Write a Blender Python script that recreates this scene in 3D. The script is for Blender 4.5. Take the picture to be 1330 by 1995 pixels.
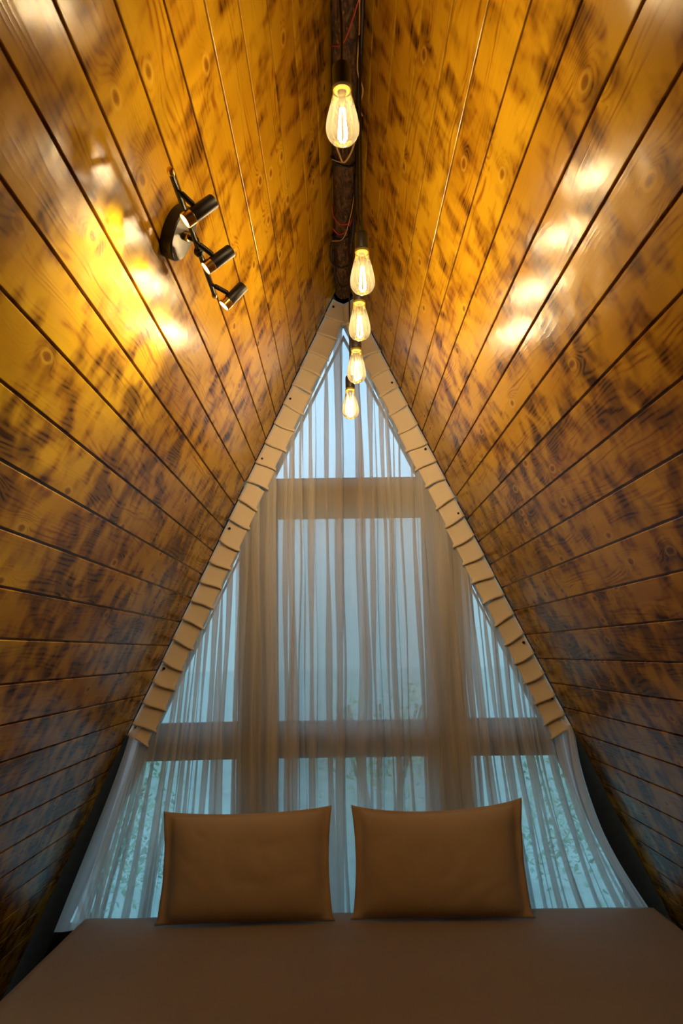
import bpy, bmesh, math, random
from mathutils import Vector, Matrix, noise
random.seed(7)
C = bpy.context.scene
COL = C.collection
for o in list(bpy.data.objects): bpy.data.objects.remove(o)

# ------------------------------------------------------------------ camera, light, exposure
cam_d = bpy.data.cameras.new('camera'); cam = bpy.data.objects.new('camera', cam_d); COL.objects.link(cam)
C.camera = cam
cam_d.sensor_fit = 'VERTICAL'; cam_d.sensor_height = 36.0; cam_d.sensor_width = 24.0
cam_d.lens = 36.0 * 1500 / 1995
cam_d.clip_start = 0.02
cam_d.dof.use_dof = True; cam_d.dof.focus_distance = 2.7; cam_d.dof.aperture_fstop = 8.0
pitch, roll, yaw = math.radians(10.3676), math.radians(0.85), math.radians(-0.2657)
_r = Vector((1, 0, 0)); _u = Vector((0, -math.sin(pitch), math.cos(pitch))); _f = Vector((0, math.cos(pitch), math.sin(pitch)))
_r2 = math.cos(roll) * _r - math.sin(roll) * _u; _u2 = math.sin(roll) * _r + math.cos(roll) * _u
_m = Matrix((_r2, _u2, -_f)).transposed()
cam.matrix_world = Matrix.Translation((-0.04, 0, 1.6)) @ (Matrix.Rotation(yaw, 3, 'Z') @ _m).to_4x4()

C.view_settings.view_transform = 'Standard'; C.view_settings.look = 'None'
C.view_settings.gamma = 1; C.view_settings.use_curve_mapping = False
C.view_settings.exposure = -0.13
C.cycles.transparent_max_bounces = 32
C.cycles.max_bounces = 10
C.cycles.caustics_reflective = False

SKY = 3.2            # strength of the overcast evening sky
BULB_L = 1050.0         # each pendant bulb
BULB_COL = (1.0, 0.74, 0.42)
SPOT_W = 11.5        # each spotlight head
SPOT_COL = (1.0, 0.86, 0.50)

w = bpy.data.worlds.new('sky'); C.world = w; w.use_nodes = True
nt = w.node_tree; nt.nodes.clear()
out = nt.nodes.new('ShaderNodeOutputWorld'); bg = nt.nodes.new('ShaderNodeBackground')
tc = nt.nodes.new('ShaderNodeTexCoord'); sp = nt.nodes.new('ShaderNodeSeparateXYZ'); cr = nt.nodes.new('ShaderNodeValToRGB')
nt.links.new(tc.outputs['Generated'], sp.inputs[0]); nt.links.new(sp.outputs['Z'], cr.inputs[0])
cr.color_ramp.elements[0].position = 0.0; cr.color_ramp.elements[0].color = (0.17, 0.34, 0.42, 1)
cr.color_ramp.elements[1].position = 0.30; cr.color_ramp.elements[1].color = (0.36, 0.585, 0.79, 1)
nt.links.new(cr.outputs[0], bg.inputs[0]); bg.inputs[1].default_value = SKY
nt.links.new(bg.outputs[0], out.inputs[0])

# ------------------------------------------------------------------ node helpers
class NT:
    def __init__(s, name):
        s.m = bpy.data.materials.new(name); s.m.use_nodes = True
        s.t = s.m.node_tree; s.t.nodes.clear()
        s.out = s.t.nodes.new('ShaderNodeOutputMaterial')
    def n(s, ty, **kw):
        x = s.t.nodes.new(ty)
        for k, v in kw.items(): setattr(x, k, v)
        return x
    def set(s, sock, v):
        if isinstance(v, bpy.types.NodeSocket): s.t.links.new(v, sock)
        elif v is not None: sock.default_value = v
    def math(s, op, a, b=None, c=None, clamp=False):
        x = s.n('ShaderNodeMath', operation=op, use_clamp=clamp)
        s.set(x.inputs[0], a); s.set(x.inputs[1], b); s.set(x.inputs[2], c)
        return x.outputs[0]
    def xyz(s, a, b, c=0.0):
        x = s.n('ShaderNodeCombineXYZ')
        for i, v in enumerate((a, b, c)): s.set(x.inputs[i], v)
        return x.outputs[0]
    def noise(s, vec, scale=5, detail=2, rough=.5, dist=0, dim='3D'):
        x = s.n('ShaderNodeTexNoise', noise_dimensions=dim)
        s.set(x.inputs['Vector'], vec); x.inputs['Scale'].default_value = scale; x.inputs['Detail'].default_value = detail
        x.inputs['Roughness'].default_value = rough; x.inputs['Distortion'].default_value = dist
        return x.outputs['Fac']
    def smooth(s, v, a, b, lo=0.0, hi=1.0):
        x = s.n('ShaderNodeMapRange', interpolation_type='SMOOTHSTEP')
        s.set(x.inputs[0], v)
        for i, q in enumerate((a, b, lo, hi)): x.inputs[1 + i].default_value = q
        return x.outputs[0]
    def mix(s, f, a, b, blend='MIX'):
        x = s.n('ShaderNodeMix', data_type='RGBA', blend_type=blend)
        s.set(x.inputs[0], f); s.set(x.inputs[6], a); s.set(x.inputs[7], b)
        return x.outputs[2]
    def bsdf(s, col, rough=.5, metal=0., spec=.5, bump=None, bs=.3, bd=.002, **kw):
        x = s.n('ShaderNodeBsdfPrincipled')
        s.set(x.inputs['Base Color'], col); s.set(x.inputs['Roughness'], rough)
        x.inputs['Metallic'].default_value = metal; x.inputs['Specular IOR Level'].default_value = spec
        for k, v in kw.items(): s.set(x.inputs[k.replace('_', ' ')], v)
        if bump is not None:
            b = s.n('ShaderNodeBump'); s.set(b.inputs['Height'], bump)
            b.inputs['Strength'].default_value = bs; b.inputs['Distance'].default_value = bd
            s.t.links.new(b.outputs[0], x.inputs['Normal'])
        return x.outputs[0]
    def end(s, sh): s.t.links.new(sh, s.out.inputs[0]); return s.m

def simple(name, col, rough=.5, metal=0., spec=.5, var=.12, scale=20, bump=.0):
    t = NT(name); tcn = t.n('ShaderNodeTexCoord').outputs['Object']
    f = t.noise(tcn, scale, 3)
    c = t.mix(f, tuple(x * (1 - var) for x in col) + (1,), tuple(min(1, x * (1 + var)) for x in col) + (1,))
    return t.end(t.bsdf(c, rough, metal, spec, bump=f if bump else None, bs=bump or .1))

def emit(name, col, strength):
    t = NT(name); e = t.n('ShaderNodeEmission'); e.inputs[0].default_value = (*col, 1); e.inputs[1].default_value = strength
    return t.end(e.outputs[0])

PW = 0.1165    # plank width
def scorched_wood(name, phase, seed):
    t = NT(name)
    uv = t.n('ShaderNodeUVMap', uv_map='UVMap').outputs[0]
    s = t.n('ShaderNodeSeparateXYZ'); t.set(s.inputs[0], uv); u, v = s.outputs[0], s.outputs[1]
    pid = t.math('FLOOR', t.math('DIVIDE', t.math('SUBTRACT', v, phase), PW))
    wn = t.n('ShaderNodeTexWhiteNoise', noise_dimensions='1D'); t.set(wn.inputs['W'], t.math('ADD', pid, seed))
    rnd = wn.outputs['Value']
    uu = t.math('ADD', u, t.math('MULTIPLY', rnd, 13.0))
    vp = t.math('ADD', v, t.math('MULTIPLY', rnd, 3.1))
    # knots
    vo = t.n('ShaderNodeTexVoronoi', voronoi_dimensions='2D'); vo.inputs['Scale'].default_value = 1.0; vo.inputs['Randomness'].default_value = .9
    t.set(vo.inputs['Vector'], t.xyz(t.math('MULTIPLY', uu, 4.6), t.math('MULTIPLY', vp, 9.5)))
    kd = vo.outputs['Distance']
    vs_ = t.n('ShaderNodeSeparateXYZ'); t.set(vs_.inputs[0], vo.outputs['Color'])
    gate = t.smooth(vs_.outputs[0], .70, .74)
    kn = t.math('MULTIPLY', gate, t.math('POWER', t.math('SUBTRACT', 1.0, t.math('MINIMUM', t.math('MULTIPLY', kd, 2.0), 1.0)), 2.0))
    # grain coordinate, running along the plank and bending round the knots
    wob = t.noise(t.xyz(t.math('MULTIPLY', uu, 1.6), t.math('MULTIPLY', vp, 9.0)), 1, 2)
    fine = t.noise(t.xyz(t.math('MULTIPLY', uu, 14), t.math('MULTIPLY', vp, 40)), 1, 2)
    g = t.math('ADD', t.math('MULTIPLY', vp, 120), t.math('MULTIPLY', wob, 22))
    g = t.math('ADD', g, t.math('MULTIPLY', kn, 11.0))
    g = t.math('ADD', g, t.math('MULTIPLY', fine, .9))
    line = t.math('MULTIPLY_ADD', t.math('SINE', t.math('MULTIPLY', g, 3.2)), .5, .5)
    brk = t.noise(t.xyz(t.math('MULTIPLY', uu, 5), t.math('MULTIPLY', vp, 75), 2.0), 1, 2)
    line = t.math('MULTIPLY', t.math('POWER', line, 2.0), t.smooth(brk, .35, .62))
    fib = t.noise(t.xyz(t.math('MULTIPLY', uu, 9), t.math('MULTIPLY', vp, 420)), 1, 2, .6)
    # torch marks: short sweeps across the grain, in patches
    wx = t.noise(t.xyz(t.math('MULTIPLY', u, 9), t.math('MULTIPLY', v, 9), seed), 1, 1)
    bu = t.math('MULTIPLY_ADD', wx, .018, uu)
    b1 = t.noise(t.xyz(t.math('MULTIPLY', bu, 15), t.math('MULTIPLY', vp, 12), seed), 1, 2.2, .45)
    b2 = t.noise(t.xyz(t.math('MULTIPLY', u, 3.2), t.math('MULTIPLY', v, 2.6), seed + 4), 1, 1)
    b3 = t.noise(t.xyz(t.math('MULTIPLY', uu, 6.5), t.math('MULTIPLY', vp, 7.0), seed + 9), 1, 1)
    b1 = t.math('MULTIPLY_ADD', b3, .42, t.math('MULTIPLY', b1, .60))
    # marks get denser and darker towards the bottom of the slopes
    low = t.smooth(v, .9, 1.9, -.02, .055)
    bb = t.math('ADD', t.math('ADD', b1, t.math('MULTIPLY', t.math('SUBTRACT', b2, .5), .36)), low)
    burn = t.smooth(bb, .545, .665)
    halo = t.smooth(bb, .44, .60)
    core = t.math('MULTIPLY', gate, t.smooth(kd, .03, .10, 1.0, 0.0))
    tone = t.noise(t.xyz(t.math('MULTIPLY', uu, 2.2), t.math('MULTIPLY', vp, 6)), 1, 2)
    base = t.mix(t.smooth(tone, .3, .7), (0.58, 0.345, 0.012, 1), (0.44, 0.228, 0.007, 1))
    base = t.mix(t.math('MULTIPLY', rnd, .35), base, (0.36, 0.18, 0.010, 1))
    gpat = t.smooth(t.noise(t.xyz(t.math('MULTIPLY', uu, 1.7), t.math('MULTIPLY', vp, 14), 9.0), 1, 1), .46, .64)
    lm = t.math('MULTIPLY', line, t.math('MULTIPLY_ADD', t.math('MAXIMUM', halo, gpat), .85, .06), clamp=True)
    c = t.mix(lm, base, (0.22, 0.072, 0.006, 1))
    c = t.mix(t.math('MULTIPLY', t.smooth(fib, .45, .75), .25), c, (0.32, 0.13, 0.01, 1))
    c = t.mix(t.math('MULTIPLY', halo, .62), c, (0.185, 0.066, 0.006, 1))
    bl = t.math('MULTIPLY', burn, t.math('MULTIPLY_ADD', line, .60, .52), clamp=True)
    c = t.mix(bl, c, (0.045, 0.016, 0.005, 1))
    ring = t.math('MULTIPLY', gate, t.math('MULTIPLY', t.smooth(kd, .07, .10), t.smooth(kd, .10, .16, 1.0, 0.0)))
    c = t.mix(t.math('MULTIPLY', core, .72), c, (0.15, 0.05, 0.008, 1))
    c = t.mix(t.math('MULTIPLY', ring, .35), c, (0.66, 0.42, 0.05, 1))
    # darker brown along the plank joints
    fr = t.math('FRACT', t.math('DIVIDE', t.math('SUBTRACT', v, phase), PW))
    ed = t.math('MINIMUM', fr, t.math('SUBTRACT', 1.0, fr))
    c = t.mix(t.smooth(ed, .010, .035, .60, 0.0), c, (0.16, 0.065, 0.010, 1))
    rg = t.math('MULTIPLY_ADD', tone, .08, .19)
    hb = t.math('ADD', t.math('MULTIPLY', line, .10), t.math('MULTIPLY', fine, .35))
    hb = t.math('ADD', hb, t.math('MULTIPLY', wx, 3.0))
    return t.end(t.bsdf(c, rg, 0, .11, bump=hb, bs=.35, bd=.0022))

def grained(name, col, dark, rough=.5, axis=0, k=1.0):
    t = NT(name); o = t.n('ShaderNodeTexCoord').outputs['Object']
    mp = t.n('ShaderNodeMapping'); t.set(mp.inputs[0], o)
    sc = [30 * k] * 3; sc[axis] = 2.0 * k; mp.inputs['Scale'].default_value = sc
    f = t.noise(mp.outputs[0], 1, 4, .6, .5)
    c = t.mix(t.smooth(f, .3, .7), (*dark, 1), (*col, 1))
    return t.end(t.bsdf(c, rough, 0, .4, bump=f, bs=.4, bd=.002))

def bark_mat():
    t = NT('bark_log'); o = t.n('ShaderNodeTexCoord').outputs['Object']
    mp = t.n('ShaderNodeMapping'); t.set(mp.inputs[0], o); mp.inputs['Scale'].default_value = (60, 14, 60)
    f = t.noise(mp.outputs[0], 1, 5, .7, 1.2)
    mp2 = t.n('ShaderNodeMapping'); t.set(mp2.inputs[0], o); mp2.inputs['Scale'].default_value = (90, 32, 90)
    g = t.noise(mp2.outputs[0], 1, 3, .6)
    c = t.mix(t.smooth(f, .38, .66), (.040, .020, .011, 1), (.20, .105, .045, 1))
    c = t.mix(t.smooth(g, .60, .72), c, (.34, .19, .085, 1))
    return t.end(t.bsdf(c, .75, 0, .3, bump=f, bs=.9, bd=.006))

def cloth(name, col, rough=.9, weave=900, bs=.15, var=.05):
    t = NT(name); o = t.n('ShaderNodeTexCoord').outputs['Object']
    f = t.noise(o, weave, 2); g = t.noise(o, 5, 3)
    c = t.mix(g, tuple(x * (1 - var) for x in col) + (1,), tuple(min(1, x * (1 + var)) for x in col) + (1,))
    return t.end(t.bsdf(c, rough, 0, .2, bump=t.math('ADD', f, t.math('MULTIPLY', g, 8)), bs=bs, bd=.001, Sheen_Weight=.15))

def sheer(name):
    t = NT(name); uv = t.n('ShaderNodeUVMap', uv_map='UVMap').outputs[0]
    s = t.n('ShaderNodeSeparateXYZ'); t.set(s.inputs[0], uv)
    th = t.noise(t.xyz(t.math('MULTIPLY', s.outputs[0], 260), t.math('MULTIPLY', s.outputs[1], 3)), 1, 2)
    op = t.math('MULTIPLY_ADD', th, .14, .50)
    tr = t.n('ShaderNodeBsdfTransparent'); tr.inputs[0].default_value = (.97, .985, 1, 1)
    df = t.n('ShaderNodeBsdfDiffuse'); df.inputs[0].default_value = (.93, .90, .85, 1)
    tl = t.n('ShaderNodeBsdfTranslucent'); tl.inputs[0].default_value = (.92, .91, .90, 1)
    m1 = t.n('ShaderNodeMixShader'); m1.inputs[0].default_value = .5
    t.set(m1.inputs[1], df.outputs[0]); t.set(m1.inputs[2], tl.outputs[0])
    m2 = t.n('ShaderNodeMixShader'); t.set(m2.inputs[0], op)
    t.set(m2.inputs[1], tr.outputs[0]); t.set(m2.inputs[2], m1.outputs[0])
    return t.end(m2.outputs[0])

def glass(name, tint, rough=.03, veil=0.0, veilcol=(1, .8, .4)):
    t = NT(name)
    tr = t.n('ShaderNodeBsdfTransparent'); tr.inputs[0].default_value = (*tint, 1)
    gl = t.n('ShaderNodeBsdfGlossy'); gl.inputs[0].default_value = (1, 1, 1, 1); gl.inputs['Roughness'].default_value = rough
    fr = t.n('ShaderNodeFresnel'); fr.inputs[0].default_value = 1.45
    m = t.n('ShaderNodeMixShader'); t.set(m.inputs[0], fr.outputs[0]); t.set(m.inputs[1], tr.outputs[0]); t.set(m.inputs[2], gl.outputs[0])
    r = m.outputs[0]
    if veil:
        tl = t.n('ShaderNodeBsdfTranslucent'); tl.inputs[0].default_value = (*veilcol, 1)
        m2 = t.n('ShaderNodeMixShader'); m2.inputs[0].default_value = veil
        t.set(m2.inputs[1], r); t.set(m2.inputs[2], tl.outputs[0]); r = m2.outputs[0]
    return t.end(r)

M = dict(
    wall_l=scorched_wood('scorched_pine', 1.952 - 17 * PW, 3.0),
    wall_r=scorched_wood('scorched_pine_right', 2.040 - 18 * PW, 41.0),
    dark_frame=grained('dark_stained_timber', (.060, .040, .026), (.030, .020, .014), .45, 2),
    rafter=grained('black_stained_rafter', (.020, .014, .010), (.010, .008, .006), .6, 1),
    floor=grained('floor_boards', (.30, .17, .08), (.16, .08, .035), .4, 1),
    log=bark_mat(),
    sheer=sheer('sheer_voile'), tape=cloth('heading_cloth', (.80, .70, .56), .85),
    linen=cloth('bed_linen', (.32, .28, .26), .85), pillow=cloth('pillow_linen', (.52, .42, .32), .85),
    base=grained('bed_base_timber', (.25, .13, .06), (.12, .06, .03), .5, 0),
    pane=glass('window_glass', (.93, .97, .97), rough=.3), bulbglass=glass('bulb_glass', (1, .96, .82), veil=.010, veilcol=(1, .92, .62)),
    black=simple('black_plastic', (.012, .011, .010), .45), metal=simple('black_painted_metal', (.007, .006, .006), .42, .0, .28),
    plate=simple('satin_black_plate', (.022, .019, .017), .36, .4),
    brass=simple('brass', (.88, .60, .20), .22, 1.0), cap=simple('yellow_cap', (.26, .19, .015), .4),
    fil=emit('lit_filament', BULB_COL, BULB_L), lens=emit('lit_lens', (1, .90, .70), 18.0),
    screw=simple('dark_screw', (.03, .025, .02), .4, .7),
    red=simple('red_wire', (.55, .03, .02), .4), beige=simple('beige_wire', (.62, .42, .20), .5),
    stem=glass('stem_glass', (1, .95, .8), veil=.08),
    ground=simple('pale_grass', (.28, .42, .39), .9, var=.4, scale=3), bark=simple('tree_bark', (.12, .09, .07), .9, var=.4, scale=9),
    leaf=simple('leaves', (.22, .50, .34), .5, var=.5, scale=2), leaf2=simple('pale_leaves', (.40, .62, .30), .5, var=.4, scale=2),
    fence=grained('fence_boards', (.42, .32, .26), (.28, .22, .18), .8, 0),
)

# ------------------------------------------------------------------ mesh helpers
def ob(name, bm, mat, parent=None, smooth=False, auto=None):
    me = bpy.data.meshes.new(name)
    bmesh.ops.recalc_face_normals(bm, faces=bm.faces)
    bm.to_mesh(me); bm.free()
    me.materials.append(M[mat] if isinstance(mat, str) else mat)
    if smooth:
        for p in me.polygons: p.use_smooth = True
    o = bpy.data.objects.new(name, me); COL.objects.link(o)
    if auto is not None:
        for p in me.polygons: p.use_smooth = True
        for e in me.edges: pass
        me.set_sharp_from_angle(angle=math.radians(auto))
    if parent: o.parent = parent
    return o

def tag(o, label=None, cat=None, group=None, kind=None):
    if label: o['label'] = label
    if cat: o['category'] = cat
    if group: o['group'] = group
    if kind: o['kind'] = kind
    return o

def empty(name, loc, label, cat, group=None):
    o = bpy.data.objects.new(name, None); COL.objects.link(o); o.location = loc; o.empty_display_size = .05
    return tag(o, label, cat, group)

def box(bm, lo, hi, bev=0.0):
    r = bmesh.ops.create_cube(bm, size=1.0)
    lo, hi = Vector(lo), Vector(hi)
    for v in r['verts']:
        v.co = Vector((lo[i] + (v.co[i] + .5) * (hi[i] - lo[i]) for i in range(3)))
    if bev:
        es = list({e for v in r['verts'] for e in v.link_edges})
        bmesh.ops.bevel(bm, geom=es, offset=bev, segments=2, affect='EDGES')
    return bm

def obox(bm, o, ax, ay, az, bev=0.0):
    """box spanned by three vectors from corner o"""
    o, ax, ay, az = map(Vector, (o, ax, ay, az))
    r = bmesh.ops.create_cube(bm, size=1.0)
    for v in r['verts']:
        a, b, c = v.co + Vector((.5, .5, .5)); v.co = o + ax * a + ay * b + az * c
    if bev:
        es = list({e for v in r['verts'] for e in v.link_edges})
        bmesh.ops.bevel(bm, geom=es, offset=bev, segments=2, affect='EDGES')

def frame_of(d):
    d = Vector(d).normalized(); a = Vector((0, 0, 1)) if abs(d.z) < .9 else Vector((1, 0, 0))
    x = d.cross(a).normalized(); return x, d.cross(x).normalized(), d

def tube(bm, pts, r, seg=10, caps=True):
    pts = [Vector(p) for p in pts]; rings = []
    rr = r if isinstance(r, (list, tuple)) else [r] * len(pts)
    x = None
    for i, p in enumerate(pts):
        d = (pts[min(i + 1, len(pts) - 1)] - pts[max(i - 1, 0)]).normalized()
        if x is None: x, y, _ = frame_of(d)
        else:
            x = (x - d * x.dot(d)).normalized(); y = d.cross(x)
        rings.append([bm.verts.new(p + (x * math.cos(a) + y * math.sin(a)) * rr[i]) for a in [2 * math.pi * k / seg for k in range(seg)]])
    for a, b in zip(rings, rings[1:]):
        for k in range(seg): bm.faces.new((a[k], a[(k + 1) % seg], b[(k + 1) % seg], b[k]))
    if caps: bm.faces.new(rings[0]); bm.faces.new(rings[-1][::-1])

def lathe(bm, prof, o=(0, 0, 0), d=(0, 0, 1), seg=32):
    """prof: list of (radius, height along d)"""
    x, y, z = frame_of(d); o = Vector(o); rings = []
    for r, h in prof:
        if r < 1e-6: rings.append([bm.verts.new(o + z * h)])
        else: rings.append([bm.verts.new(o + z * h + (x * math.cos(a) + y * math.sin(a)) * r) for a in [2 * math.pi * k / seg for k in range(seg)]])
    for a, b in zip(rings, rings[1:]):
        for k in range(seg):
            if len(a) == 1 and len(b) == 1: continue
            if len(a) == 1: bm.faces.new((a[0], b[(k + 1) % seg], b[k]))
            elif len(b) == 1: bm.faces.new((a[k], a[(k + 1) % seg], b[0]))
            else: bm.faces.new((a[k], a[(k + 1) % seg], b[(k + 1) % seg], b[k]))
    return bm

def spline(pts, n=8):
    pts = [Vector(p) for p in pts]; out = []
    P = [pts[0]] + pts + [pts[-1]]
    for i in range(1, len(P) - 2):
        for k in range(n):
            t = k / n; a, b, c, d = P[i - 1], P[i], P[i + 1], P[i + 2]
            out.append(.5 * ((2 * b) + (c - a) * t + (2 * a - 5 * b + 4 * c - d) * t * t + (3 * b - a - 3 * c + d) * t ** 3))
    out.append(pts[-1]); return out

# ------------------------------------------------------------------ the shell of the cabin
APEX = 3.42; K = .454; HY = math.hypot(1, K)
YB, YF = -2.2, 3.50          # rear wall, gable
def wall_pt(side, y, s, off=0.0):
    """point on a roof slope: s = distance down the slope from the ridge, off = inward"""
    return Vector((side * (s * K / HY - off / HY), y, APEX - s / HY - off * K / HY))

def build_wall(side, name, mat, phase):
    bm = bmesh.new(); uvl = bm.loops.layers.uv.new('UVMap')
    S = APEX * HY; gw, gd = .0058, .006
    prof = []; s = phase - 40 * PW
    while s < 0: s += PW
    prof.append((0.0, 0.0))
    while s < S - .01:
        prof += [(s - gw / 2 - .0015, 0.0), (s - gw / 2, -.0012), (s - gw / 2 + .0004, -gd), (s + gw / 2 - .0004, -gd), (s + gw / 2, -.0012), (s + gw / 2 + .0015, 0.0)]
        s += PW
    prof.append((S, 0.0))
    ys = [YB, 0.0, 1.2, 2.4, YF]
    V = {}
    for i, (ss, o) in enumerate(prof):
        for j, y in enumerate(ys): V[i, j] = bm.verts.new(wall_pt(side, y, ss, o))
    for i in range(len(prof) - 1):
        for j in range(len(ys) - 1):
            q = [(i, j), (i + 1, j), (i + 1, j + 1), (i, j + 1)]
            f = bm.faces.new([V[k] for k in q])
            for l, (a, b) in zip(f.loops, q): l[uvl].uv = (ys[b], prof[a][0])
    # outer skin and edges
    n = len(prof) - 1; m = len(ys) - 1
    O = [bm.verts.new(wall_pt(side, y, ss, -.09)) for (y, ss) in ((YB, -.03), (YB, S), (YF, S), (YF, -.03))]
    bm.faces.new(O)
    bm.faces.new([V[i, m] for i in range(n + 1)] + [O[2], O[3]])
    bm.faces.new([V[i, 0] for i in range(n + 1)] + [O[1], O[0]])
    bm.faces.new([V[0, j] for j in range(m + 1)] + [O[3], O[0]])
    bm.faces.new([V[n, j] for j in range(m + 1)] + [O[2], O[1]])
    o = ob(name, bm, mat); tag(o, kind='structure'); return o
build_wall(-1, 'wall_left', 'wall_l', 1.952)
build_wall(1, 'wall_right', 'wall_r', 2.040)

bm = bmesh.new(); box(bm, (-1.66, YB, -.08), (1.66, 3.78, 0)); tag(ob('floor', bm, 'floor'), kind='structure')
bm = bmesh.new()
a = [bm.verts.new(p) for p in ((-1.6, YB, 0), (1.6, YB, 0), (0, YB, APEX + .1))]
b = [bm.verts.new((v.co.x, YB - .1, v.co.z)) for v in a]
bm.faces.new(a); bm.faces.new(b[::-1])
for i in range(3): bm.faces.new((a[i], a[(i + 1) % 3], b[(i + 1) % 3], b[i]))
tag(ob('wall_back', bm, 'base'), kind='structure')

# gable framing: rafters, crossbeam, posts, sill beam, infill below
FY0, FY1 = 3.625, 3.74
for side, nm in ((-1, 'trim_1'), (1, 'trim_2')):
    bm = bmesh.new()
    p0 = wall_pt(side, 3.555, .0, 0.0); dn = (wall_pt(side, 0, 1) - wall_pt(side, 0, 0)); nin = wall_pt(side, 0, 1, 1) - wall_pt(side, 0, 1)
    obox(bm, p0 - nin * .06, dn * (APEX * HY - .01), nin * .138, Vector((0, .145, 0)), .003)
    tag(ob(nm, bm, 'rafter'), kind='structure')
def beam(nm, lo, hi, mat='dark_frame'):
    bm = bmesh.new(); box(bm, lo, hi, .004); return tag(ob(nm, bm, mat), kind='structure')
beam('trim_3', (-.50, FY0, 2.262), (.50, FY1, 2.425))          # upper crossbeam
beam('trim_4', (-.505, FY0 + .003, .30), (-.345, FY1, 2.26))     # left post
beam('trim_5', (.375, FY0 + .003, .30), (.535, FY1, 2.26))       # right post
beam('trim_6', (-1.02, FY0 - .006, 1.145), (1.02, FY1, 1.275), 'rafter')   # sill-height beam
bm = bmesh.new()
z0, z1 = 0.0, .42
hw = lambda z: (APEX - z) * K + .02
a = [bm.verts.new((x, 3.64, z)) for x, z in ((-hw(0), 0), (hw(0), 0), (hw(z1), z1), (-hw(z1), z1))]
b = [bm.verts.new((v.co.x, 3.76, v.co.z)) for v in a]
bm.faces.new(a); bm.faces.new(b[::-1])
for i in range(4): bm.faces.new((a[i], a[(i + 1) % 4], b[(i + 1) % 4], b[i]))
tag(ob('wall_gable', bm, 'dark_frame'), kind='structure')

def pane(n, poly, muntin=None):
    """a fixed light: slim frame + glass; poly = list of (x,z)"""
    bm = bmesh.new(); cxx = sum(p[0] for p in poly) / len(poly); czz = sum(p[1] for p in poly) / len(poly)
    ins = []
    for x, z in poly:
        d = Vector((cxx - x, czz - z)); d.normalize(); ins.append((x + d.x * .018, z + d.y * .018))
    y0, y1 = 3.665, 3.705
    R = [[bm.verts.new((x, y, z)) for x, z in P] for y, P in ((y0, poly), (y0, ins), (y1, ins), (y1, poly))]
    L = len(poly)
    for r in range(4):
        for i in range(L): bm.faces.new((R[r][i], R[r][(i + 1) % L], R[(r + 1) % 4][(i + 1) % L], R[(r + 1) % 4][i]))
    fr = tag(ob('window_%d' % n, bm, 'rafter'), kind='structure')
    g = bmesh.new(); A = [g.verts.new((x, 3.680, z)) for x, z in ins]; B = [g.verts.new((x, 3.686, z)) for x, z in ins]
    g.faces.new(A); g.faces.new(B[::-1])
    for i in range(L): g.faces.new((A[i], A[(i + 1) % L], B[(i + 1) % L], B[i]))
    ob('glass_pane', g, 'pane', fr)
xi = lambda z: (APEX - z) * K - .086
pane(1, [(-xi(2.43), 2.43), (xi(2.43), 2.43), (0, APEX - .24)])
pane(2, [(-.342, 1.278), (.372, 1.278), (.372, 2.258), (-.342, 2.258)])
pane(3, [(-.508, 1.278), (-.508, APEX - .608 / K), (-xi(1.278), 1.278)])
pane(4, [(.538, 1.278), (xi(1.278), 1.278), (.538, APEX - .638 / K)])
pane(5, [(-.342, .425), (.372, .425), (.372, 1.142), (-.342, 1.142)])
pane(6, [(-xi(.425), .425), (-.508, .425), (-.508, 1.142), (-xi(1.142), 1.142)])
pane(7, [(.538, .425), (xi(.425), .425), (xi(1.142), 1.142), (.538, 1.142)])

# ------------------------------------------------------------------ ridge log
LOGR, LOGZ = .043, 3.316
bm = bmesh.new(); n = 120; seg = 28; rings = []
for i in range(n + 1):
    y = YB + .02 + (3.47 - YB - .02) * i / n
    ring = []
    for k in range(seg):
        a = 2 * math.pi * k / seg
        r = LOGR * (.93 + .09 * noise.noise(Vector((math.cos(a) * 1.6, math.sin(a) * 1.6, y * 7))) + .05 * noise.noise(Vector((math.cos(a) * 5, math.sin(a) * 5, y * 16))))
        if i >= n - 1: r *= .93
        ring.append(bm.verts.new((r * math.cos(a), y, LOGZ + r * math.sin(a))))
    rings.append(ring)
for a, b in zip(rings, rings[1:]):
    for k in range(seg): bm.faces.new((a[k], a[(k + 1) % seg], b[(k + 1) % seg], b[k]))
bm.faces.new(rings[0]); bm.faces.new(rings[-1][::-1])
tag(ob('ridge_log', bm, 'log', smooth=False, auto=50), 'dark rough log running under the ridge between the two plank slopes', 'log')

# wiring on the log
LB = LOGZ - LOGR
def wire(name, pts, r, mat, label, cat='wire', group=None):
    bm = bmesh.new(); tube(bm, spline(pts, 10), r, 8); return tag(ob(name, bm, mat, smooth=True), label, cat, group)
wire('power_cable', [(.040, -1.9, 3.268), (.042, -.6, 3.262), (.045, .6, 3.268), (.041, 1.3, 3.264), (.043, 1.83, 3.262), (.040, 2.2, 3.266), (.044, 2.44, 3.263), (.036, 2.80, 3.262), (.030, 2.93, 3.26)],
     .0055, 'black', 'thick black power cable running along the right side of the ridge log', 'cable')
def loop_pts(y0, y1, r=LOGR + .005, a0=200, a1=340, sag=0.0, n=7):
    out = []
    for i in range(n):
        t = i / (n - 1); a = math.radians(a0 + (a1 - a0) * t); rr = r + sag * math.sin(math.pi * t)
        out.append((rr * math.cos(a), y0 + (y1 - y0) * t, LOGZ + rr * math.sin(a)))
    return out
wire('black_cable_wrap', loop_pts(2.41, 2.44), .005, 'black', 'black cable wrap round the log just below the pale knotted wire', 'cable wrap')
wire('black_cable_loop', loop_pts(2.93, 2.84, a0=195, a1=345, sag=.008), .0045, 'black', 'upper black cable loop round the log below the orange wires', 'cable loop', None)
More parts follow.
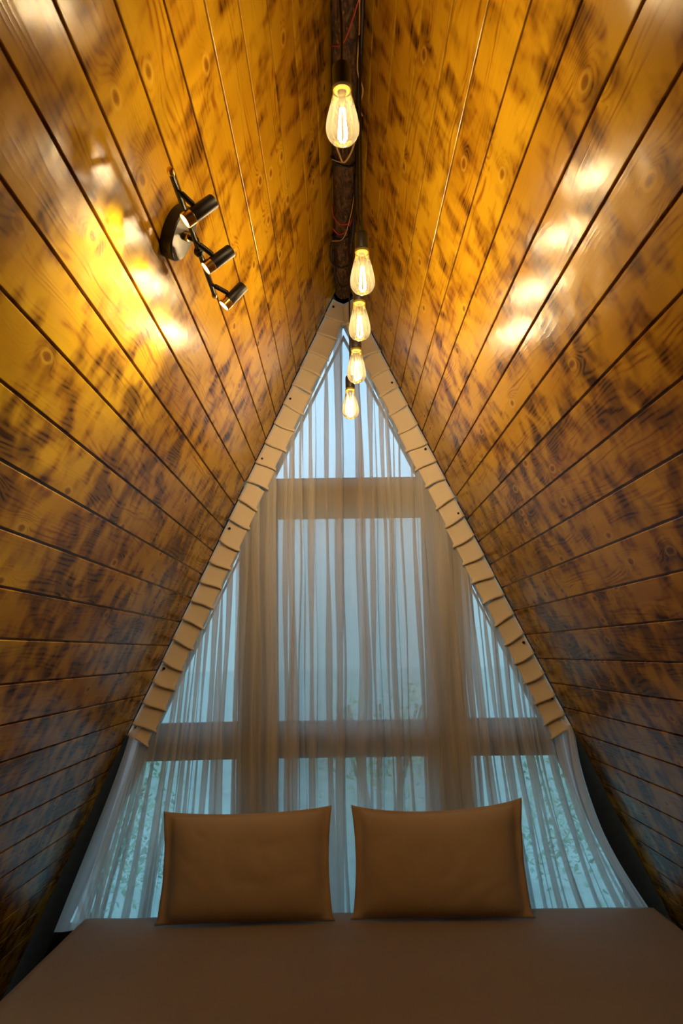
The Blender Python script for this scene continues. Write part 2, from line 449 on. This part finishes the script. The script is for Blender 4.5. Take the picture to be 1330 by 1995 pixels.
wire('black_cable_loop', [(-.042, 2.96, 3.30), (-.060, 3.02, 3.285), (-.050, 3.10, 3.268), (-.010, 3.14, 3.266), (.036, 3.12, 3.272)], .004, 'black', 'middle black cable loop bulging off the left side of the log', 'cable loop')
wire('black_cable_loop', [(-.045, 3.02, 3.285), (-.038, 3.20, 3.270), (-.010, 3.31, 3.262), (.030, 3.28, 3.268), (.040, 3.15, 3.285)], .004, 'black', 'lowest black cable loop hanging near the end of the log', 'cable loop')
wire('pale_wire', [(.040, 2.18, 3.275), (.030, 2.30, 3.262), (.000, 2.38, 3.256), (-.045, 2.40, 3.28)], .0018, 'beige', 'thin pale wire arcing across the log below the nearest bulb')
wire('pale_tie', [(-.040, 2.27, 3.27), (-.020, 2.34, 3.262), (-.004, 2.375, 3.250), (.020, 2.33, 3.254), (.038, 2.27, 3.27)], .0035, 'beige', 'pale v shaped strap under the log below the nearest bulb', 'strap')
wire('orange_wire', [(.040, 2.50, 3.275), (.034, 2.62, 3.262), (.020, 2.75, 3.256), (-.005, 2.88, 3.256), (-.050, 2.92, 3.27)], .0018, 'beige', 'long light orange wire curving down from log right side to left')
wire('red_wire', [(-.048, 2.68, 3.28), (-.040, 2.74, 3.268), (-.012, 2.78, 3.260), (.026, 2.765, 3.262), (.042, 2.70, 3.28)], .0020, 'red', 'red wire curling across the middle of the ridge log')
wire('red_wire', [(.036, 2.74, 3.268), (.010, 2.83, 3.262), (-.020, 2.86, 3.264), (-.045, 2.85, 3.285)], .0024, 'red', 'short red wire under the log beside the black loops')
wire('red_wire', [(.034, 1.72, 3.268), (.008, 1.82, 3.262), (-.012, 1.87, 3.262), (-.044, 1.90, 3.285)], .0020, 'red', 'red wire crossing the log above the nearest bulb socket')
wire('pale_wire', [(.030, 1.55, 3.262), (.036, 1.80, 3.255), (.034, 1.95, 3.252), (.052, 2.03, 3.250), (.044, 2.10, 3.250), (.054, 2.15, 3.255)], .0022, 'beige', 'kinked pale wire hanging right of the nearest bulb socket')

# ------------------------------------------------------------------ pendant bulbs
bulb_prof = [(.0185, 0), (.0188, -.006), (.0178, -.012), (.0190, -.020), (.0225, -.036), (.0262, -.052), (.0295, -.067), (.0315, -.080), (.0320, -.089), (.0310, -.098), (.0275, -.107), (.0215, -.1145), (.013, -.119), (.006, -.1205), (0, -.121)]
def make_pendant():
    root = empty('pendant_bulb', (0, 0, 0), 'x', 'pendant lamp', 'filament bulbs hanging in a row from the ridge log')
    b = bmesh.new(); lathe(b, [(0, .052), (.006, .052), (.0062, .050), (.0145, .049), (.0172, .046), (.0178, .040), (.0178, .004), (.0165, .001), (0, .001)], seg=28)
    ob('socket', b, 'black', root, auto=40)
    b = bmesh.new(); lathe(b, bulb_prof, seg=36); g = ob('glass_bulb', b, 'bulbglass', root, smooth=True)
    b = bmesh.new(); lathe(b, [(0, -.0005), (.0165, -.0005), (.0168, -.007), (.0135, -.010), (0, -.0105)], seg=24); ob('screw_cap', b, 'cap', g, auto=40)
    b = bmesh.new(); lathe(b, [(.009, -.011), (.0075, -.020), (.0045, -.034), (.0030, -.042), (.0018, -.050), (0, -.051)], seg=16); ob('glass_stem', b, 'stem', g, smooth=True)
    b = bmesh.new()
    for k in range(4):
        a = math.pi / 4 + k * math.pi / 2
        tube(b, [(.0045 * math.cos(a), .0045 * math.sin(a), -.048), (.0105 * math.cos(a), .0105 * math.sin(a), -.105)], .0013, 6)
    ob('filament', b, 'fil', g)
    return root, [c for c in root.children]
proto, _ = make_pendant()
def copy_tree(o, parent=None):
    c = o.copy(); COL.objects.link(c)
    if parent: c.parent = parent
    for ch in list(o.children): copy_tree(ch, c)
    return c
pend = [(-.021, 1.31, 2.670, 'nearest and largest filament bulb, hanging at the top of the picture'),
        (.031, 1.83, 2.620, 'second nearest filament bulb, black socket showing above it in front of the log'),
        (.031, 2.12, 2.618, 'middle filament bulb with its socket hidden behind the bulb in front'),
        (.029, 2.46, 2.610, 'second farthest filament bulb, directly beneath the middle one'),
        (.013, 2.80, 2.590, 'farthest and smallest filament bulb, lowest in front of the curtain')]
roots = [proto if i == 0 else copy_tree(proto) for i in range(5)]
for (x, y, z, lab), r in zip(pend, roots):
    r.location = (x, y, z); r['label'] = lab
    b = bmesh.new(); top = 3.262 - z
    tube(b, spline([(0, 0, .05), (.0015, 0, .12), (.003, .002, top * .5), (.036 - x if abs(x) > .02 and x < 0 else .006, .0, top)], 8), .0032, 8)
    ob('cord', b, 'black', r, smooth=True)

# ------------------------------------------------------------------ three-head spotlight on the left slope
nin = (wall_pt(-1, 0, 1, 1) - wall_pt(-1, 0, 1)).normalized()
BASE = Vector((-.401, 1.585, 2.537))
sl = empty('wall_spotlight', BASE, 'black three head spotlight with brass rims mounted on the left plank slope', 'spotlight')
def sob(name, b, mat, parent=None, **k):
    for v in b.verts: v.co = v.co - BASE
    return ob(name, b, mat, parent or sl, **k)
b = bmesh.new(); lathe(b, [(0, .001), (.060, .001), (.061, .004), (.061, .026), (.058, .029), (.050, .030), (0, .030)], BASE, nin, 48)
bp = sob('mounting_plate', b, 'plate', auto=35)
BC = Vector((-.342, 1.585, 2.484))
b = bmesh.new(); p1 = BASE + nin * .028
tube(b, [p1, p1 + nin * .03, BC + Vector((0, 0, .0)) ], .007, 12); sob('swivel_stem', b, 'metal', smooth=True)
b = bmesh.new(); lathe(b, [(0, -.001), (.011, 0), (.012, .004), (.010, .012), (0, .013)], BASE + nin * .030, nin, 20); sob('swivel_nut', b, 'brass', auto=35)
b = bmesh.new(); lathe(b, [(0, -.010), (.009, -.009), (.011, 0), (.009, .009), (0, .010)], BC, Vector((0, 1, 0)), 20); sob('swivel_joint', b, 'metal', smooth=True)
b = bmesh.new(); tube(b, [(-.342, 1.30, 2.484), (-.342, 1.795, 2.487)], .0052, 14); sob('bar', b, 'metal', auto=40)
for yy, dy in ((1.300, -1), (1.795, 1)):
    b = bmesh.new(); lathe(b, [(0, -.002), (.0072, 0), (.0076, .006), (.006, .012), (0, .014)], (-.342, yy, 2.4855), Vector((0, dy, 0)), 18); tag(sob('end_cap', b, 'brass', auto=35), 'brass end cap')
hd = [((-.342, 1.349, 2.484), (-.302, 1.372, 2.452)), ((-.342, 1.541, 2.485), (-.297, 1.579, 2.462)), ((-.342, 1.739, 2.486), (-.292, 1.786, 2.476))]
axis = [Vector((-.72, -.10, -.62)), Vector((-.72, -.10, -.62)), Vector((-.62, -.08, -.72))]
for (j, h), ax in zip(hd, axis):
    j, h = Vector(j), Vector(h); ax = ax.normalized()
    b = bmesh.new(); d = (h - j); tube(b, [j, j + d * .18, j + d * .2, j + d * .72, j + d * .74, j + d * .9], [.004, .004, .0058, .0058, .004, .004], 14); sob('arm', b, 'metal', auto=40)
    b = bmesh.new(); L = .074; R_ = .0150
    lathe(b, [(0, -L * .5), (R_ * .9, -L * .5), (R_, -L * .47), (R_, L * .24), (0, L * .24)], h, ax, 32); hob = sob('head', b, 'metal', auto=35)
    b = bmesh.new(); lathe(b, [(R_ * 1.0, L * .24), (R_ * 1.04, L * .25), (R_ * 1.04, L * .49), (R_ * .94, L * .5), (R_ * .90, L * .47), (R_ * .88, L * .30)], h, ax, 32); tag(sob('brass_rim', b, 'brass', hob, auto=35), 'brass rim')
    b = bmesh.new(); lathe(b, [(0, L * .45), (R_ * .89, L * .45)], h, ax, 32); tag(sob('lit_lens', b, 'lens', hob), 'glowing white lens')
    L2 = bpy.data.lights.new('spot_light', 'SPOT'); L2.energy = SPOT_W; L2.color = SPOT_COL; L2.spot_size = math.radians(98); L2.spot_blend = 1.0; L2.shadow_soft_size = .012
    lo = bpy.data.objects.new('spot_light', L2); COL.objects.link(lo); lo.parent = sl
    lo.matrix_local = Matrix.Translation(h + ax * (L * .5 + .004) - BASE) @ ax.to_track_quat('-Z', 'Y').to_matrix().to_4x4()

# ------------------------------------------------------------------ sheer curtain
cur = empty('sheer_curtain', (0, 3.5, .5), 'pleated sheer white curtain covering the whole triangular gable window', 'curtain')
def cob(name, b, mat, **k):
    for v in b.verts: v.co = v.co - Vector((0, 3.5, .5))
    return ob(name, b, mat, cur, **k)
rnd = random.Random(12)
# pleats as a folded path: forward by p+o, back by o
XE = .965
GAPX = .062
pl = []; x = -XE
while x < XE:
    e = abs(x)
    p = rnd.uniform(.018, .062) * (.75 if abs(x) > .6 else 1); o = p * rnd.uniform(.35, 1.3)
    if rnd.random() < .25: o = p * .08; p *= .6
    if abs(x + .42) < .055 or abs(x - .46) < .055: p = rnd.uniform(.022, .035); o = p * 1.2     # gathered in front of the posts
    pl.append((x, p, o, rnd.uniform(-.02, .02), rnd.uniform(0, 6.28), rnd.uniform(.5, 1.2))); x += p
path = []      # (x position without fold, fold offset, depth, pleat index)
NS = 5
for i, (x0, p, o, ln, ph, amp) in enumerate(pl):
    for k in range(NS):
        t = k / NS; path.append((x0 + p * t * .0, (p + o) * (t - t * t * .0) , .016 * math.sin(math.pi * t), i))
    for k in range(3):
        t = k / 3; path.append((x0, (p + o) - o * t, -.012 * math.sin(math.pi * t), i))
rows = 64
gapc = min((c for c in range(len(path)) if path[c][1] == 0), key=lambda c: abs(path[c][0] - GAPX)) - 1
bm = bmesh.new(); uvl = bm.loops.layers.uv.new('UVMap'); G = []
ulen = 0
for c, (x0, dx, dep, i) in enumerate(path):
    _, p, o, ln, ph, amp = pl[i]
    col = []
    for r in range(rows + 1):
        t = r / rows
        q = .72 + .40 * math.sin(ph + t * 2.6 * amp) * (1 if o > .012 else .3)       # the overlap widens and narrows on its way down
        q = min(1.25, q)
        over = dx if dx <= p else p + (dx - p) * q
        X0 = x0 + over * 1.0
        if X0 > XE + .02: X0 = XE + .02
        e = min(1, abs(X0) / XE); sg = 1 if X0 > 0 else -1
        zt = APEX - abs(x0 + min(dx, p)) / K - .055
        zt = min(zt, 3.24); zt = max(zt, APEX - XE / K - .02)
        zb = .47
        Z = zt + (zb - zt) * t
        H = (3.24 - Z) / 2.8
        flare = sg * (.30 * e ** 2.4 * t ** 1.9 if sg > 0 else .28 * e ** 2.2 * t ** 1.15) + .045 * t * math.exp(-((X0 + .40) / .13) ** 2) + .05 * t * math.exp(-((X0 - .45) / .2) ** 2)
        lean = ln * t * (1 - .5 * e)
        X = X0 + flare + lean + .004 * math.sin(Z * 6 + ph)
        Y = 3.528 - dep * (.55 + .55 * min(1, t * 3)) + .004 * math.sin(9 * Z + ph) + .006 * noise.noise(Vector((X0 * 20, Z * 3, 1)))
        if e > .93: Y -= .040 * (e - .93) / .07
        gp = .022 * max(0, min(1, (1.56 - Z) / .35)) * max(0, min(1, (Z - .5) / .2))
        X += gp * math.exp(-abs(X0 - GAPX) / .05) * (1 if c > gapc else -1)
        lim = (APEX - Z) * K - .012
        X = max(-lim, min(lim, X))
        col.append(bm.verts.new((X, Y, Z)))
    G.append(col)
for c in range(len(G) - 1):
    if c == gapc: continue          # two widths of cloth meet here and part a little lower down
    for r in range(rows):
        f = bm.faces.new((G[c][r], G[c][r + 1], G[c + 1][r + 1], G[c + 1][r]))
        for l, (a, b_) in zip(f.loops, ((c, r), (c, r + 1), (c + 1, r + 1), (c + 1, r))): l[uvl].uv = (a * .008, b_ / rows)
cob('sheer_fabric', bm, 'sheer', smooth=True)

# a second, plainer layer hung from the crossbeam over the middle light
for xa, xb, sd_ in ((-.515, GAPX - .012, 1), (GAPX + .012, .545, 2)):
    bm = bmesh.new(); uvl = bm.loops.layers.uv.new('UVMap'); n_ = 90; G = []
    rr = random.Random(sd_)
    for c in range(n_ + 1):
        f = c / n_; col = []
        for r in range(41):
            t = r / 40; Z = 2.408 + (.47 - 2.408) * t
            gp = .020 * max(0, min(1, (1.56 - Z) / .35)) * math.exp(-(f if sd_ == 2 else 1 - f) * 8) * (1 if sd_ == 2 else -1)
            X = xa + (xb - xa) * f + .010 * math.sin(f * 40 + 1.5 * t) * min(f, 1 - f) * 3 + gp
            X += .04 * t * ((f if sd_ == 2 else -.3 * (1 - f)))
            col.append(bm.verts.new((X, 3.558 + .010 * math.sin(f * 44 + sd_ + t * 1.5), Z)))
        G.append(col)
    for c in range(n_):
        for r in range(40):
            fc = bm.faces.new((G[c][r], G[c][r + 1], G[c + 1][r + 1], G[c + 1][r]))
            for l, (a, b_) in zip(fc.loops, ((c, r), (c, r + 1), (c + 1, r + 1), (c + 1, r))): l[uvl].uv = (a * .02, b_ / 40)
    cob('lining_panel', bm, 'sheer', smooth=True)

# heading tape with its folds, fixed along both rafters
for side in (-1, 1):
    bm = bmesh.new(); s0, s1 = .13, 2.37; seg = .0985; wdt = .098
    rr = random.Random(5 + side); s = s0; k = 0
    while s < s1:
        e = min(s + seg * rr.uniform(.93, 1.07), s1)
        w0 = wdt * rr.uniform(.94, 1.05); tilt = rr.uniform(-.006, .010)
        # each segment overlaps the next like a shingle, its lower lip standing proud
        prof = [(s, 3.512), (s + .012, 3.5115), ((s + e) / 2, 3.508), (e - .012, 3.503), (e - .004, 3.498), (e + .001, 3.497), (e + .004, 3.500), (e + .003, 3.508), (e, 3.520)]
        NW = 8; grid = []
        for ss, yy in prof:
            row = []
            for j in range(NW + 1):
                f = j / NW; lip = 1 if ss > e - .006 else 0
                off = .004 + f * (w0 + lip * .010)
                bow = .005 * math.sin(f * math.pi + .6) * (1 if ss > s + .02 else .2)
                row.append(bm.verts.new(wall_pt(side, yy - bow, ss + tilt * f + .004 * math.sin(f * 4 + k), off)))
            grid.append(row)
        for a, b_ in zip(grid, grid[1:]):
            for j in range(NW): bm.faces.new((a[j], a[j + 1], b_[j + 1], b_[j]))
        # thickness behind
        s = e; k += 1
    o = cob('heading_tape', bm, 'tape', smooth=True)
    sol = o.modifiers.new('thickness', 'SOLIDIFY'); sol.thickness = .002; sol.offset = 0
    for ss in ((.17, .68, 1.0, 1.36, 1.72, 2.05, 2.33) if side < 0 else (.24, .60, .96, 1.30, 1.62, 1.95, 2.22)):
        b = bmesh.new(); lathe(b, [(0, -.004), (.0045, -.0035), (.006, 0), (.006, .006)], wall_pt(side, 3.500, ss, .024), Vector((0, 1, 0)), 12)
        cob('screw', b, 'screw', auto=40)

# ------------------------------------------------------------------ bed
bed = empty('double_bed', (0, 2.4, 0), 'wide double bed with a smooth off white sheet below the curtained window', 'bed')
def bob(name, b, mat, **k):
    for v in b.verts: v.co = v.co - Vector((0, 2.4, 0))
    return ob(name, b, mat, bed, **k)
def quad_slab(bm, q, z0, z1, nx, ny, rad, wr=0.0):
    """rounded slab over a quad (back-left, back-right, front-right, front-left)"""
    q = [Vector(p) for p in q]; V = {}
    def P(a, b): return (q[3] * (1 - a) + q[2] * a) * (1 - b) + (q[0] * (1 - a) + q[1] * a) * b
    us = [i / nx for i in range(nx + 1)]; vs = [j / ny for j in range(ny + 1)]
    for i, a in enumerate(us):
        for j, b in enumerate(vs):
            p = P(a, b); w_ = (q[2] - q[3]).length; l_ = (q[0] - q[3]).length
            d = min(a * w_, (1 - a) * w_, b * l_, (1 - b) * l_)
            dr = rad - math.sqrt(max(0, rad * rad - (rad - min(d, rad)) ** 2))
            z = z1 - dr
            if wr:
                z += wr * noise.noise(Vector((p.x * 2.2, p.y * 3.1, 0))) + wr * .35 * noise.noise(Vector((p.x * 7, p.y * 5, 3)))
                z -= .007 * math.exp(-((p.x + .16 + .06 * (p.y - 2.9)) / .012) ** 2) * (1 if p.y < 3.1 else 0) + .006 * math.exp(-((p.x - .02) / .014) ** 2) * (1 if p.y < 3.1 else 0)
            V[i, j] = bm.verts.new((p.x, p.y, z))
    for i in range(nx):
        for j in range(ny): bm.faces.new((V[i, j], V[i + 1, j], V[i + 1, j + 1], V[i, j + 1]))
    rim = [V[i, 0] for i in range(nx + 1)] + [V[nx, j] for j in range(1, ny + 1)] + [V[i, ny] for i in range(nx - 1, -1, -1)] + [V[0, j] for j in range(ny - 1, 0, -1)]
    low = [bm.verts.new((v.co.x + (.006 * math.sin(k * .8) if wr else 0), v.co.y + (.006 * math.cos(k * .7) if wr else 0), z0)) for k, v in enumerate(rim)]
    for k in range(len(rim)): bm.faces.new((rim[k], low[k], low[(k + 1) % len(rim)], rim[(k + 1) % len(rim)]))
    bm.faces.new(low)
BQ = [(-1.115, 3.42, 0), (1.262, 3.45, 0), (1.262, 1.45, 0), (-1.165, 1.45, 0)]
ins = lambda q, d: [(q[0][0] + d, q[0][1] - d, 0), (q[1][0] - d, q[1][1] - d, 0), (q[2][0] - d, q[2][1] + d, 0), (q[3][0] + d, q[3][1] + d, 0)]
bm = bmesh.new(); quad_slab(bm, BQ, .34, .55, 110, 80, .035, .007); bob('fitted_sheet', bm, 'linen', smooth=True)
bm = bmesh.new(); quad_slab(bm, ins(BQ, .02), .30, .50, 20, 20, .03); bob('mattress', bm, 'linen', auto=40)
bm = bmesh.new(); quad_slab(bm, ins(BQ, .05), .08, .30, 2, 2, .002); bob('bed_base', bm, 'base')
for px, py in ((-1.02, 1.55), (1.14, 1.55), (-1.0, 3.33), (1.14, 3.33)):
    b = bmesh.new(); box(b, (px - .035, py - .035, 0), (px + .035, py + .035, .08), .004); bob('leg', b, 'base')

def pillow(x0, x1, zl, zr, yb, label, seed, yaw_, sag):
    W = x1 - x0; H = .435; T = .15; cx_ = (x0 + x1) / 2
    rt = empty('pillow', (cx_, yb, .552), label, 'pillow', 'pillows standing at the head of the bed')
    rt.rotation_euler = (math.radians(-13), 0, math.radians(yaw_))
    for part in ('f', 'h'):
        bm = bmesh.new(); nx, ny = 56, 40; V = {}
        for sd in (1, -1):
            for i in range(nx + 1):
                for j in range(ny + 1):
                    a = -1 + 2 * i / nx; b = -1 + 2 * j / ny
                    x = a * W / 2 * (1 - .045 * (1 - b * b) ** 1.0 + (.025 if b < -.9 else 0) * (-b - .9) * 10)
                    tl = zl + (zr - zl) * (a + 1) / 2
                    z = (b + 1) / 2 * (H + tl) - (sag * (1 - a * a) ** .8 * max(0, b) ** 2) * 1.0
                    z += (.006 * (1 - a * a) ** .5 if b < 0 else 0) * b * -1
                    ia = max(0, 1 - min(1, abs(a) / .90) ** 3.2); ib = max(0, 1 - (abs(b) / .95) ** 3.0)
                    th = T / 2 * (ia * ib) ** .42 * (1.0 + .12 * -b)
                    ruf = .004 * math.sin(z * 46 + seed) * max(0, abs(a) - .9) * 10 + .003 * math.sin(x * 40 + seed) * max(0, abs(b) - .93) * 10
                    wr = .011 * noise.noise(Vector((x * 7 + seed, z * 7, sd))) * (1 if th > .01 else .2) + .003 * noise.noise(Vector((x * 22 + seed, z * 18, sd)))
                    edge = (abs(a) > .999 or abs(b) > .999)
                    y = sd * (-(max(th, .0012) + (0 if edge else abs(wr) * min(1, th * 30)))) + ruf
                    V[sd, i, j] = (x, y, max(z, .002))
        if part == 'f':
            vv = {k: bm.verts.new(p) for k, p in V.items()}
            for sd in (1, -1):
                for i in range(nx):
                    for j in range(ny): bm.faces.new((vv[sd, i, j], vv[sd, i + 1, j], vv[sd, i + 1, j + 1], vv[sd, i, j + 1]))
            R_ = [(i, 0) for i in range(nx)] + [(nx, j) for j in range(ny)] + [(i, ny) for i in range(nx, 0, -1)] + [(0, j) for j in range(ny, 0, -1)]
            for k in range(len(R_)):
                a, b = R_[k], R_[(k + 1) % len(R_)]
                bm.faces.new((vv[(1,) + a], vv[(1,) + b], vv[(-1,) + b], vv[(-1,) + a]))
            ob('pillowcase', bm, 'pillow', rt, smooth=True)
        else: bm.free()
    return rt
pillow(-.780, -.080, -.012, -.002, 3.285, 'left pillow of the two, standing upright on the bed with a flared lower left corner', 1.0, 1.5, .022)
pillow(-.005, .712, -.004, .018, 3.300, 'right pillow of the two, standing upright on the bed with its right corner raised', 5.0, -1.5, .040)

# ------------------------------------------------------------------ outside, seen through the voile
bm = bmesh.new(); box(bm, (-60, 3.80, -.35), (60, 90, -.25)); tag(ob('forest_ground', bm, 'ground'), kind='structure')
def bush(name, x, y, z, r, h, n, mat, label, seed):
    R_ = random.Random(seed)
    rt = empty(name, (x, y, z), label, 'bush')
    b = bmesh.new()
    for k in range(7):
        a = R_.uniform(0, 6.28); tube(b, spline([(0, 0, 0), (r * .2 * math.cos(a), r * .2 * math.sin(a), h * .4), (r * .6 * math.cos(a), r * .6 * math.sin(a), h * .85)], 4), [.012] * 9, 5)
    ob('stem', b, 'bark', rt, smooth=True)
    b = bmesh.new()
    for k in range(n):
        a = R_.uniform(0, 6.28); q = R_.random() ** .4; el = R_.uniform(-.35, 1)
        c = Vector((r * q * math.cos(a) * math.cos(el), r * q * math.sin(a) * math.cos(el), h * .5 + h * .5 * q * math.sin(el * 1.5)))
        L_ = R_.uniform(.035, .07) * (.6 + r * .5); u = Vector((R_.gauss(0, 1), R_.gauss(0, 1), R_.gauss(0, .7))).normalized(); v_, n_, _ = frame_of(u)
        pts = [c, c + u * L_ * .5 + v_ * L_ * .28 + n_ * L_ * .05, c + u * L_, c + u * L_ * .5 - v_ * L_ * .28 + n_ * L_ * .05]
        b.faces.new([b.verts.new(p) for p in pts])
    ob('foliage', b, mat, rt)
bush('garden_bush', -1.55, 5.0, -.25, .60, 1.25, 2800, 'leaf', 'green bush outside the lower left corner of the window', 1)
bush('garden_bush', 1.75, 5.2, -.25, .75, 1.40, 3600, 'leaf', 'green bush outside the lower right corner of the window', 2)
bush('garden_bush', .25, 6.0, -.25, .55, 1.7, 2200, 'leaf2', 'pale green bush seen in the narrow curtain gap at the centre', 3)

def tree(x, y, h, r, label, seed, mat):
    R_ = random.Random(seed); rt = empty('forest_tree', (x, y, -.25), label, 'tree')
    b = bmesh.new(); tube(b, spline([(0, 0, 0), (.05, 0, h * .3), (-.05, .05, h * .65), (.02, 0, h * .95)], 6), [.14 * (1 - .75 * k / 18) for k in range(19)], 10)
    ob('trunk', b, 'bark', rt, smooth=True)
    b = bmesh.new()
    for k in range(2600):
        a = R_.uniform(0, 6.28); el = R_.uniform(-1, 1); q = R_.random() ** .4
        c = Vector((r * q * math.cos(a) * math.cos(el), r * q * math.sin(a) * math.cos(el), h * .68 + h * .34 * q * math.sin(el)))
        L_ = R_.uniform(.12, .25); u = Vector((R_.gauss(0, 1), R_.gauss(0, 1), R_.gauss(0, .7))).normalized(); v_, n_, _ = frame_of(u)
        b.faces.new([b.verts.new(p) for p in (c, c + u * L_ * .5 + v_ * L_ * .3, c + u * L_, c + u * L_ * .5 - v_ * L_ * .3)])
    ob('crown', b, mat, rt)
tree(-3.9, 11.0, 4.2, 1.6, 'tree outside the left side pane beyond the voile', 4, 'leaf')
tree(3.6, 10.0, 4.0, 1.5, 'tree outside the right side pane beyond the voile', 5, 'leaf2')
